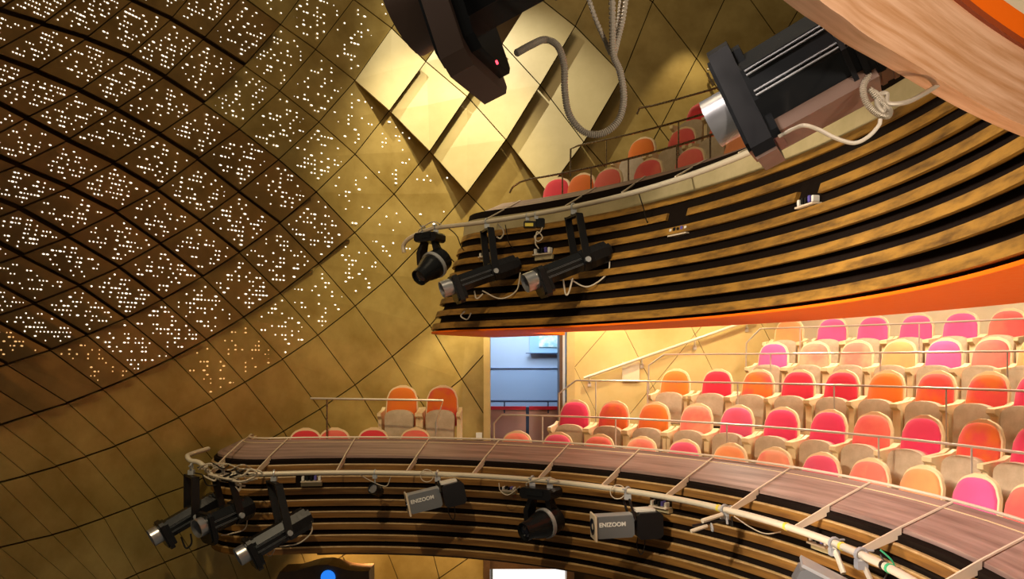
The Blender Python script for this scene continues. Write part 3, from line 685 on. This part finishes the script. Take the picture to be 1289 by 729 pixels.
# ------------------------------------------------------------------ stage lights
def frame(front,rear):
    x=(front-rear).normalized(); y=Vector((0,0,1)).cross(x).normalized(); z=x.cross(y)
    m=Matrix((x,y,z)).transposed().to_4x4(); m.translation=rear; return m,(front-rear).length
def octa(r,w=1,zc=0): return [(r*w*math.cos(a),zc+r*math.sin(a)) for a in [math.pi/8+math.pi/4*k for k in range(8)]]
def clamp(mb,p,ax,up=Vector((0,0,1)),s=1):
    mb.ring(p,ax,.036*s,.010*s,12); mb.box(p-up*.055*s,(.06*s,.05*s,.05*s)); mb.tube([p+up*.02*s+ax.cross(up)*.03*s,p+up*.02*s+ax.cross(up)*.075*s],.008*s,6)
def cablepts(pts,parent,r=.008,mat='cable',name='cable',n=8):
    return MB().tube(catmull(pts,n),r,6).build(name,M[mat],parent,True)
def profile(label,front,rear,clampP,rs,body=1.15,pu=1.2,pd=1.9,yoke=None,hood='silver',group=None,fr=(.0,.36,.80,.86,1.0),cables=(),axp=None,name='profile_spotlight',under='black'):
    m,L=frame(front,rear); base=clampP if clampP is not None else rear
    e=empty(name,base,label,'spotlight',group)
    br=rs*body
    mb=MB(); mb.prism(octa(br*.72),fr[0]*L,(fr[0]+.05)*L,m); mb.prism(octa(br*1.08),(fr[0]+.05)*L,fr[1]*L,m)
    mb.build('lamp_housing',M['black'],e)
    mb=MB()
    for k in range(4): mb.prism(octa(br*1.11),(.09+.06*k)*L,(.115+.06*k)*L,m)
    mb.build('cooling_fins',M['black'],e)
    MB().prism(octa(br*.98),fr[1]*L,fr[2]*L,m).build('barrel',M['black_satin'],e)
    for s_ in(-1,1):
        for zz in(-.30,-.20,.20,.30):
            MB().box((L*(fr[1]+fr[2])/2,s_*br*.95,zz*br),(L*(fr[2]-fr[1])*.92,br*.05,br*.025),m).build('guide_rail',M['greylight' if clampP is None else 'grey'],e)
    pl=[(-rs*1.25,-rs*pd+rs*.3),(-rs*.95,-rs*pd),(rs*.95,-rs*pd),(rs*1.25,-rs*pd+rs*.3),(rs*1.25,rs*pu-rs*.3),(rs*.95,rs*pu),(-rs*.95,rs*pu),(-rs*1.25,rs*pu-rs*.3)]
    MB().prism(pl,(fr[2])*L,fr[3]*L,m).build('shutter_frame',M[under],e)
    sm=[(a*.86,b*.86) for a,b in pl]; MB().prism(sm,(fr[2]-.045)*L,(fr[3]+.02)*L,m).build('gate',M['black_satin'],e)
    tb=MB().lathe([(fr[3]*L,rs*.98),(L,rs),(L,rs*.93),(fr[3]*L+.01,rs*.90)],m,24,False).build('lens_tube',M[hood],e,True)
    ls=MB().lathe([(fr[3]*L+.02,rs*.9),(fr[3]*L+.35*rs,rs*.6),(fr[3]*L+.42*rs,.0001)],m,20,True).build('lens',M['glass'],tb,True)
    if clampP is not None:
        ax=axp or Vector((1,0,0)); pv=m@Vector((yoke*L,0,0)); yv=m.to_3x3()@Vector((0,1,0)); 
        for s_ in(-1,1):
            top=clampP-Vector((0,0,.10))+yv*s_*br*1.35; bot=pv+yv*s_*br*1.35
            d=(bot-top); hh=d.normalized(); u=yv; v=hh.cross(u).normalized(); w_=.040; 
            vs=[q+u*.008*a+v*w_*b for q in(top-hh*.012,bot+hh*.035) for a,b in((-1,-1),(1,-1),(1,1),(-1,1))]
            mb=MB().add(vs,[(3,2,1,0),(4,5,6,7),(0,1,5,4),(1,2,6,5),(2,3,7,6),(3,0,4,7)]); mb.build('yoke_arm',M['black'],e)
            kb=Matrix.Translation(bot)@m.to_3x3().to_4x4(); MB().tube([bot-yv*.0,bot+yv*s_*.03],.028,10).build('tilt_knob',M['black_satin'] if s_<0 else M['greylight'],e)
        a=clampP-Vector((0,0,.10)); mb=MB(); vs=[]
        for s_ in(-1,1): vs+= [a+yv*s_*br*1.42+Vector((0,0,.012*q))+yv.cross(Vector((0,0,1)))*.03*r_ for q,r_ in((-1,-1),(-1,1),(1,1),(1,-1))]
        mb.add(vs,[(0,1,2,3),(7,6,5,4),(0,4,5,1),(1,5,6,2),(2,6,7,3),(3,7,4,0)]).build('yoke_bridge',M['black'],e)
        mb=MB(); clamp(mb,clampP,ax); mb.build('pipe_clamp',M['greylight'],e)
    for pts,mt,r in cables: cablepts(pts,e,r,mt)
    return e
def ppt(px,C=LC,R=pr,Z=pz):
    q=cp(px,0,C,R); q.z=Z; return q
def pax(p,C): t=math.atan2(p.y-C[1],p.x-C[0]); return Vector((-math.sin(t),math.cos(t),0))
# upper pipe
def up(px): return ppt(px,UC,upr,upz)
q=up(613); Y=q.y
profile('black profile spotlight on the upper pipe, middle one of its three hanging lights',P(556,365,Y-.46),P(653,331,Y-.16),q,.095,1.12,1.15,2.2,.36,
  cables=[([P(585,392,Y-.2),P(580,398,Y-.2),P(588,402,Y-.2),P(593,394,Y-.2)],'cable',.008),([P(655,343,Y-.2),P(650,366,Y-.22),P(630,376,Y-.25),P(607,366,Y-.28)],'cable',.008),([P(597,366,Y-.3),P(600,376,Y-.3),P(608,370,Y-.3)],'cable',.008),([P(627,282,Y),P(634,292,Y),P(630,300,Y),P(625,298,Y)],'cable',.009)],axp=pax(q,UC))
q=up(722); Y=q.y
profile('longest black profile spotlight on the upper pipe, rightmost of its three, above the doorway',P(661,357,Y-.46),P(767,315,Y-.16),q,.097,1.12,1.15,2.1,.34,
  cables=[([P(768,325,Y-.2),P(764,345,Y-.22),P(740,361,Y-.25),P(718,352,Y-.28)],'cable',.008),([P(709,352,Y-.3),P(712,370,Y-.3),P(716,368,Y-.3),P(721,350,Y-.3)],'cable',.009)],axp=pax(q,UC))
def moving(label,p,headF,headR,r,w=.17,drop=.30,ax=None):
    e=empty('moving_head_light',p,label,'spotlight')
    u=ax or Vector((1,0,0)); v=Vector((-u.y,u.x,0)); B=Matrix((u,v,Vector((0,0,1)))).transposed().to_4x4(); B.translation=p
    MB().box((0,0,-.12),(w*2.1,w*1.5,.11),B,.025).build('base_box',M['black'],e)
    MB().box((0,-w*.78,-.11),(w*1.1,.012,.05),B).build('display_panel',M['black_satin'],e)
    for s_ in(-1,1):
        mb=MB(); prf=[(-.05,-.17),(.05,-.17),(.07,-.17-drop*.45),(.055,-.17-drop),(-.055,-.17-drop),(-.07,-.17-drop*.45)]
        vs=[B@Vector((s_*w*.80+s_*t_-s_*(.05 if z>-.2 else 0),y,z)) for t_ in(-.022,.03) for y,z in prf]; n=6
        mb.add(vs,[tuple(range(n)),tuple(reversed(range(n,2*n)))]+[(i,i+n,(i+1)%n+n,(i+1)%n) for i in range(n)]); mb.build('yoke_arm',M['black'],e)
    m,L=frame(headF,headR)
    MB().lathe([(0,r*.5),(.04*L,r*.95),(.35*L,r*1.08),(.55*L,r),(.8*L,r*.72),(L,r*.68),(L,r*.6),(.94*L,r*.58)],m,22,True).build('head',M['black_satin'],e,True)
    MB().lathe([(.93*L,r*.57),(.955*L,r*.4),(.965*L,.0001)],m,18).build('lens',M['glass'],e,True)
    MB().lathe([(.33*L,r*1.1),(.33*L,r*1.14),(.42*L,r*1.14),(.42*L,r*1.04)],m,22,False).build('head_band',M['greylight'],e,True)
    mb=MB()
    for s_ in(-.6,.6):
        clamp(mb,p+u*s_*w,u)
    mb.build('pipe_clamps',M['greylight'],e); cablepts([p+u*w*1.2+Vector((0,-.05,.02)),p+u*.05+Vector((0,-.12,.05)),p-u*w*.9+Vector((0,-.08,-.02)),p-u*w+Vector((0,-.06,-.06))],e,.007)
    return e
q=up(541); Y=q.y
moving('compact black moving-head light at the left tip of the upper pipe',q,P(527,350,Y-.35),P(558,324,Y-.05),.15,.15,.28,pax(q,UC)*-1)
q=ppt(681); Y=q.y
moving('black moving-head light in the middle of the lower pipe',q,P(659,670,Y-.28),P(702,652,Y+.0),.135,.17,.30,pax(q,LC)*-1)
# lower pipe spotlights
q=ppt(241)+Vector((0,0,0)); Y=8.0; q=P(241,588,Y)
profile('lowest and leftmost black profile spotlight, hanging at the end of the lower pipe',P(190,678,Y-.28),P(276,628,Y+.15),q,.094,1.1,1.2,2.0,.42,cables=[([P(228,676,Y-.1),P(234,690,Y-.1),P(241,684,Y-.1),P(240,672,Y-.1)],'cable_black',.01)],axp=Vector((1,.1,0)))
q=P(281,592,Y)
profile('second black profile spotlight from the left on the lower pipe, overlapping its neighbour',P(247,666,Y-.45),P(316,636,Y+.05),q,.098,1.2,1.3,2.1,.36,cables=[([P(312,650,Y),P(308,666,Y-.1),P(290,672,Y-.2),P(278,674,Y-.25)],'cable',.007)],axp=Vector((1,.1,0)))
q=ppt(345); Y=q.y
profile('black profile spotlight on the lower pipe in front of the slats, third from the left',P(299,702,Y-.45),P(390,649,Y-.02),q,.098,1.2,1.3,2.2,.36,cables=[([P(391,655,Y-.08),P(392,670,Y-.1),P(376,684,Y-.15),P(352,688,Y-.25)],'cable',.008),([P(334,695,Y-.2),P(340,700,Y-.2),P(346,692,Y-.2)],'cable',.006)],axp=pax(q,LC))
# knot of cables and clamps at the left end of the lower pipe
kn=empty('cable_tangle',P(285,598,7.95),'tangle of pale cables and clamps at the left end of the lower pipe','cable')
rr=random.Random(3)
for k in range(16):
    x0=rr.uniform(228,300); y0=rr.uniform(588,602); pts=[P(x0,y0,7.9+rr.uniform(-.06,.06))]
    for i in range(4): x0+=rr.uniform(2,14); y0=min(612,max(584,y0+rr.uniform(-8,8))); pts.append(P(x0,y0,7.9+rr.uniform(-.1,.1)))
    cablepts(pts,kn,rr.uniform(.006,.012),'cable' if k%4 else 'cable_black','cable',6)
cablepts([P(262,597,7.9),P(285,603,7.85),P(305,606,7.85),P(330,596,7.95)],kn,.012,'greylight' if False else 'cable')
cablepts([P(296,612,7.9),P(300,618,7.9),P(303,612,7.9),P(300,603,7.9)],kn,.012)
def zoomlight(label,p,front,rear,h,ax):
    e=empty('zoom_spotlight',p,label,'spotlight','grey zoom spotlights lettered on the side'); m,L=frame(front,rear)
    bd=MB().box((L*.70,0,0),(L*.56,h*.8,h),m,h*.12).build('body',M['grey'],e)
    MB().box((L*.70,0,h*.47),(L*.55,h*.62,h*.10),m).build('top_panel',M['greylight'],e)
    MB().box((L*.985,0,0),(L*.03,h*.98,h*1.2),m,0.008).build('front_frame',M['web'],e)
    MB().lathe([(L*.99,h*.38),(L*1.01,h*.38),(L*1.012,h*.30),(L*.99,.0001)],m,18).build('lens',M['glass'],e,True)
    rh=MB().box((L*.20,0,0),(L*.38,h*1.15,h*1.2),m,h*.15).build('rear_housing',M['black'],e)
    mb=MB()
    for k in range(4):
        for z_ in(-.25,.2): mb.box((L*(.09+.07*k),-h*.59,z_*h),(L*.035,h*.03,h*.3),m)
    mb.build('vents',M['inner'],rh)
    MB().box((L*.24,0,h*.66),(L*.28,h*.7,h*.10),m).build('white_cap',M['white'],e)
    MB().box((L*.42,-h*.45,-h*.05),(L*.03,h*.06,h*.14),m).build('red_knob',M['red'],e)
    pv=m@Vector((L*.42,0,h*.3)); yv=m.to_3x3()@Vector((0,1,0))
    for s_ in(-1,1):
        MB().tube([p-Vector((0,0,.07))+yv*s_*h*.3,p-Vector((0,0,.12))+yv*s_*h*.62,pv+yv*s_*h*.62],.012,6).build('yoke_arm',M['black'],e)
    mb=MB(); clamp(mb,p,ax); mb.build('pipe_clamp',M['greylight'],e)
    mb=MB(); mb.ring(p+ax*-.12+Vector((0,-.03,-.02)),Vector((0,1,.2)),.07,.005,18); mb.build('safety_wire',M['cable'],e)
    cablepts([m@Vector((L*.3,-h*.3,-h*.55)),m@Vector((L*.32,-h*.4,-h*1.1)),m@Vector((L*.27,-h*.35,-h*1.5)),m@Vector((L*.22,-h*.3,-h*1.2)),m@Vector((L*.2,-h*.3,-h*.6))],e,.005,'cable_black')
    tc=bpy.data.curves.new('lettering','FONT'); tc.body='ENIZOOM'; tc.size=h*.27; tc.extrude=.0015; tc.align_x='CENTER'; tc.align_y='CENTER'; tc.offset=h*.008
    to=bpy.data.objects.new('tmp',tc); COL.objects.link(to); dg=bpy.context.evaluated_depsgraph_get(); me=bpy.data.meshes.new_from_object(to.evaluated_get(dg)); bpy.data.objects.remove(to)
    me.name='lettering'; me.materials.clear(); me.materials.append(M['letter'])
    mi=m.to_3x3(); xx=-(mi@Vector((1,0,0))); zz=mi@Vector((0,0,1)); yy=xx.cross(zz)*1
    T=Matrix((xx,zz,xx.cross(zz))).transposed().to_4x4(); T.translation=(m@Vector((L*.74,h*.41,h*.12)))-e.location
    if T.to_3x3()@Vector((0,0,1)) @ Vector((0,-1,0))<0:
        xx=-xx; T=Matrix((xx,zz,xx.cross(zz))).transposed().to_4x4(); T.translation=(m@Vector((L*.74,h*.41,h*.12)))-e.location
    me.transform(T); linkobj('lettering',me,bd)
    return e
q=ppt(551); Y=q.y; zoomlight('grey lettered zoom spotlight left of the middle moving head on the lower pipe',q,P(512,635,Y-.2),P(584,617,Y-.05),.20,pax(q,LC)*-1)
q=ppt(790); Y=q.y; zoomlight('grey lettered zoom spotlight right of the middle moving head on the lower pipe',q,P(746,663,Y-.16),P(831,658,Y-.08),.20,pax(q,LC)*-1)
q=ppt(472); Y=q.y
e=empty('mini_spotlight',q,'tiny black pinspot hanging under the lower pipe','spotlight'); m,L=frame(P(469,615,Y-.12),P(480,620,Y+.03))
MB().lathe([(0,.03),(L*.2,.055),(L*.8,.06),(L,.06),(L,.05),(L*.9,.048)],m,16).build('can',M['black_satin'],e,True); MB().lathe([(L*.9,.05),(L*.92,.001)],m,16).build('lens',M['silver'],e,True)
mb=MB(); clamp(mb,q,pax(q,LC),s=.8); mb.tube([q,q-Vector((0,0,.14))],.008,6); mb.build('hanger',M['greylight'],e)
# folded boom arm at right of the lower pipe
q=ppt(912); Y=q.y
e=empty('folded_clamp_arm',q,'folded pale clamp arm on the lower pipe, right of the zoom spotlights','clamp')
MB().tube([P(909,648,Y-.05),P(884,656,Y-.12)],.020,8).build('arm',M['pipe'],e,True); MB().tube([P(912,655,Y-.05),P(872,662,Y-.12)],.012,8).build('dark_rod',M['black'],e)
MB().tube([P(890,662,Y-.1),P(870,669,Y-.14)],.017,8).build('arm',M['pipe'],e,True)
mb=MB(); clamp(mb,q,pax(q,LC)); mb.tube([q,P(916,660,Y-.05)],.01,6); mb.build('clamp',M['greylight'],e); MB().ring(P(896,664,Y-.1),(1,0,.2),.03,.008).build('ring',M['greylight'],e); cablepts([P(912,645,Y),P(918,655,Y),P(922,663,Y),P(921,650,Y)],e,.006,'cable_black')
# floodlight cut off by the lower frame edge
q=ppt(1050); q.z+=0; Y=q.y-.25
e=empty('floodlight',P(1045,740,Y),'grey floodlight box at the bottom edge below the lower pipe','floodlight')
fm,L=frame(P(1020,712,Y),P(1090,748,Y-.1)); MB().box((L*.5,0,-.09),(L*1.3,.22,.16),fm,.03).build('housing',M['grey'],e); MB().box((L*.5,0,0),(L*1.34,.24,.02),fm).build('lid',M['greylight'],e)
mb=MB(); clamp(mb,q,pax(q,LC)); mb.build('pipe_clamp',M['greylight'],e); MB().tube([q-Vector((0,0,.03)),P(1062,722,q.y-.12)],.018,8).build('stem',M['pipe'],e,True)
q=ppt(1084)
e=empty('drop_arm',q,'pale drop arm clamped to the lower pipe near the bottom right','clamp'); mb=MB(); clamp(mb,q,pax(q,LC),s=1.1); mb.build('pipe_clamp',M['greylight'],e)
MB().tube([q-Vector((0,0,.03)),q+Vector((.07,-.05,-.22)),q+Vector((.09,-.06,-.45))],.018,8).build('stem',M['pipe'],e,True); cablepts([q+Vector((.12,0,0)),q+Vector((.14,-.05,-.08)),q+Vector((.1,-.08,-.16)),q+Vector((.13,-.06,-.3))],e,.006,'cable_black')
cablepts([q+Vector((.10,-.04,.04)),q+Vector((.16,-.06,-.02)),q+Vector((.2,-.05,-.1))],e,.006,'green')

# socket boxes let into the slats
def sock(label,px,py,C,R,sc=1,big=True):
    p=cp(px,py,C,R); t=math.atan2(p.y-C[1],p.x-C[0]); u=Vector((math.sin(t),-math.cos(t),0)); v=Vector((math.cos(t),math.sin(t),0)); B=Matrix((u,v,Vector((0,0,1)))).transposed().to_4x4(); B.translation=p
    e=empty('socket_box',p,label,'socket','socket boxes let into the slatted fronts')
    MB().box((0,.03,-.055*sc),(.25*sc,.07,.05*sc),B).build('back_box',M['khaki'],e)
    MB().box((0,.0,-.02*sc),(.25*sc,.09,.012),B).build('tray',M['web'],e)
    for k,mt in enumerate(('white','black_satin','black','purple','white')):
        MB().box((-.1*sc+.05*k*sc,-.005,.02*sc+(k%2)*.006),(.03*sc,.05,.055*sc),B,.006).build('plug',M[mt],e)
    return e
sock('plug box in the slats just left of the upper doorway spotlight yoke',684,318,UC,UR(1.3)-.03)
sock('plug box in the upper slats, right of the three hanging spotlights',856,293,UC,UR(1.4)-.03)
sock('plug box in the upper slats, below the big right-hand spotlight',1018,256,UC,UR(1.25)-.03,.85)
sock('plug box half hidden by the plywood front at the far right',1250,150,UC,UR(1.6)-.03,.8)
sock('plug box behind the middle hanging spotlight of the upper pipe',612,322,UC,UR(1.3)-.03,.7)
sock('plug box in the lower slats, right of the third profile spotlight',392,604,LC,4.12,.9)
sock('plug box in the lower slats above the right zoom spotlight',831,636,LC,4.12,.8)
sock('plug box in the lower slats near the bottom right drop arm',1033,683,LC,4.12,.8)
sock('plug box in the lower slats beside the middle moving head',641,616,LC,4.12,.6)
# little receiver hanging under the upper pipe
q=up(672); Y=q.y
e=empty('pipe_receiver',q,'small black and yellow receiver hanging under the upper pipe between two spotlights','box')
MB().box(P(667,283,Y),(.14,.08,.07),None,.01).build('case',M['black'],e); MB().box(P(666,283,Y-.05),(.09,.02,.035)).build('yellow_label',M['yellow_tape'],e)
MB().box(P(680,281,Y),(.10,.08,.10),None,.015).build('case',M['black_satin'],e)
mb=MB(); 
for px in(664,675): clamp(mb,up(px),pax(q,UC),s=.7); mb.tube([up(px),up(px)-Vector((0,0,.12))],.006,6)
mb.build('pipe_clamps',M['greylight'],e)
cablepts([P(683,286,Y-.03),P(680,292,Y-.05),P(673,298,Y-.05),P(677,304,Y-.05),P(683,299,Y-.05),P(676,292,Y-.05),P(674,306,Y-.05),P(678,313,Y-.05)],e,.007)
for nm,pts in(('slack cable looping down from the upper pipe near its left light',[(563,286),(575,297),(582,313),(596,323)]),('slack cable drooping from the upper pipe left of the receiver',[(636,283),(641,306),(650,315),(660,314)]),('slack cable drooping from the upper pipe above the slats on the right',[(803,240),(810,262),(815,280),(826,291)]),):
    Yc=up(pts[0][0]).y+.02; mb=MB(); o=MB().tube(catmull([P(a,b,Yc+.3*k/3) for k,(a,b) in enumerate(pts)],8),.006,6).build('hanging_cable',M['cable_black'],None,True); tag(o,nm,'cable','slack cables from the pipes')
for nm,pts in(('slack cable drooping from the lower pipe left of the pinspot',[(450,596),(470,607),(486,612),(492,600)]),('thin slack cable hanging from the lower pipe beside the moving head',[(628,608),(630,618),(640,623),(655,612)]),('thin slack cable under the lower pipe right of the folded arm',[(924,650),(945,664),(965,672),(990,668)])):
    Yc=ppt(pts[1][0]).y+.02; o=MB().tube(catmull([P(a,b,Yc) for a,b in pts],8),.005,6).build('hanging_cable',M['cable'],None,True); tag(o,nm,'cable','slack cables from the pipes')

# ------------------------------------------------------------------ the two large spotlights close to the camera
Y=2.0
big2=profile('large black profile spotlight in the upper right, its tube pointing down left',P(895,157,Y+.10),P(1128,22,Y-.12),None,.069,1.75,2.3,2.4,fr=(.0,.24,.74,.855,1.0),name='large_profile_spotlight',under='black')
m,L=frame(P(895,157,Y+.10),P(1128,22,Y-.12))
MB().box((L*.5,-.02,-.115),(L*.62,.16,.035),m).build('under_bracket',M['brownmetal'],big2)
MB().box((L*.797,-.0,-.169),(L*.112,.13,.008),m).build('end_plate',M['brownmetal'],big2)
MB().box((L*.797,-.09,-.135),(.018,.008,.035),m).build('red_sticker',M['red'],big2)
MB().box((L*.52,-.052,.113),(L*.46,.012,.010),m).build('painted_highlight',M['white'],big2)  # white strip standing in for the highlight along the body's top
Y=1.36
big1=profile('very large black spotlight cut off by the top edge, red indicator on its underside',P(508,20,Y+.06),P(800,-150,Y-.10),None,.078,1.25,2.0,2.5,hood='brownmetal',fr=(.0,.42,.74,.84,1.0),name='large_profile_spotlight',under='brownmetal')
m,L=frame(P(508,20,Y+.06),P(800,-150,Y-.10))
c=P(620,78,Y-.08)
MB().tube([P(624.5,79,Y-.13),P(626.5,78,Y-.13)],.0035,8).build('indicator',M['red_led'],big1)
# flexible conduits
def hose(pts,r,label,n=26,mat='hose'):
    c=catmull(pts,n); o=MB().tube(c,r,10,rf=lambda i:r*(1.0 if i%3 else .66)).build('flexible_conduit',M[mat],None,False); tag(o,label,'conduit'); return o
Y=1.45
hose([P(770,-30,Y),P(771,30,Y),P(772,68,Y),P(781,92,Y),P(785,125,Y),P(778,152,Y),P(758,168,Y),P(735,166,Y),P(717,145,Y),P(711,115,Y),P(710,82,Y),P(702,58,Y),P(686,50,Y),P(668,57,Y-.03),P(650,67,Y-.06)],.0070,'grey ribbed conduit looping down from the top edge to the very large spotlight',30)
hose([P(739,-8,Y+.02),P(750,25,Y+.02),P(762,52,Y+.02),P(769,68,Y+.01)],.0050,'thin conduit strand joining the loop from its left',20)
hose([P(789,-8,Y+.02),P(784,25,Y+.02),P(778,50,Y+.02),P(773,70,Y+.01)],.0055,'thin conduit strand joining the loop from its right',20)
hose([P(782,-8,Y+.03),P(779,20,Y+.03),P(776,45,Y+.03)],.0045,'short pale conduit strand hanging between two others at the top edge',20,'cable')
Y=1.86
hose([P(1112,84,Y),P(1098,92,Y),P(1087,108,Y),P(1090,128,Y),P(1103,142,Y),P(1117,146,Y),P(1119,138,Y),P(1108,128,Y),P(1094,112,Y)],.0085,'ribbed conduit coil hanging behind the large right-hand spotlight',26)
o=MB().tube(catmull([P(1094,112,Y),P(1104,118,Y),P(1112,128,Y),P(1112,140,Y),P(1104,132,Y),P(1106,120,Y),P(1116,118,Y),P(1118,130,Y),P(1140,129,Y),P(1160,120,Y+.02),P(1181,107,Y+.06)],10),.006,8).build('knotted_cable',M['hose'],None,True); tag(o,'knotted grey cable in front of the conduit coil, running off under the plywood front','cable')
o=MB().tube(catmull([P(980,172,Y+.1),P(997,163,Y+.08),P(1012,158,Y),P(1030,163,Y),P(1052,174,Y),P(1075,180,Y),P(1093,172,Y),P(1106,158,Y),P(1108,150,Y)],10),.0050,8).build('pale_cable',M['cable'],None,True); tag(o,'pale cable sagging from the large right-hand spotlight to the conduit coil','cable')
# dark curved desk edge below the lower balcony
ds=empty('sound_desk',P(410,729,9.2),'dark wavy-topped desk with a blue screen at the bottom edge','desk')
out=[P(a,b,9.2) for a,b in((345,735),(352,720),(372,719),(385,715),(398,711.5),(412,711),(425,714),(436,718),(448,719),(464.5,719),(465.5,760),(345,760))]
mb=MB(); n=len(out); mb.add(out+[p+Vector((0,.35,0)) for p in out],[tuple(range(n)),tuple(reversed(range(n,2*n)))]+[(i,i+n,(i+1)%n+n,(i+1)%n) for i in range(n)]); mb.build('desk_front',M['door_dark'],ds)
mb=MB(); mb.lathe([(0,.09),(.02,.085),(.03,.0001)],Matrix.Translation(P(413,727,9.18))@Matrix.Rotation(-math.pi/2,4,'Z'),20); mb.build('blue_screen',M['blue_led'],ds)
# hidden downlights under the upper balcony (unseen lamps placed behind the orange soffit)
for k,px in enumerate((745,860,985,1120,1260)):
    x,y=hit(px,LC,7.5 if px>940 else 6.2); lamp('SPOT','underbalcony_spot',(x,y,1.2),(x+.1,y+.4,-2),95,CREAM,.06,150,.8)
for px in(960,1090,1200,1290):
    x,y=hit(px,LC,6.35); lamp('SPOT','underbalcony_spot',(x,y,.95),(x+.2,y+.6,-1.2),34,CREAM,.05,130,.8)  # extra unseen spots, added to brighten the dim seats on the right
for px in(1040,1150,1270):
    x,y=hit(px,LC,8.7); lamp('SPOT','rear_wall_fill',(x,y,1.22),(x+.35,y+.35,0),24,CREAM,.05,140,.8)  # unseen fill, added to brighten the cream rear wall
lamp('SPOT','aisle_downlight',(1.3,10.75,1.15),(1.5,11.3,-.6),105,(1,.84,.5),.04,120,.6)
lamp('SPOT','aisle_downlight',(2.9,10.75,1.15),(3.0,11.3,0),65,(1,.84,.5),.04,120,.6)
lamp('SPOT','aisle_downlight',(-.55,10.7,.9),(-.5,11.3,-1.2),55,(1,.84,.5),.04,110,.6)
lamp('SPOT','stalls_downlight',(-1.8,9.6,-2.25),(-1.7,10.9,-4),90,(1,.62,.3),.05,150,.6)
lamp('SPOT','stalls_downlight',(-.2,10.2,-2.25),(0,11.2,-4),60,(1,.62,.3),.05,150,.6)
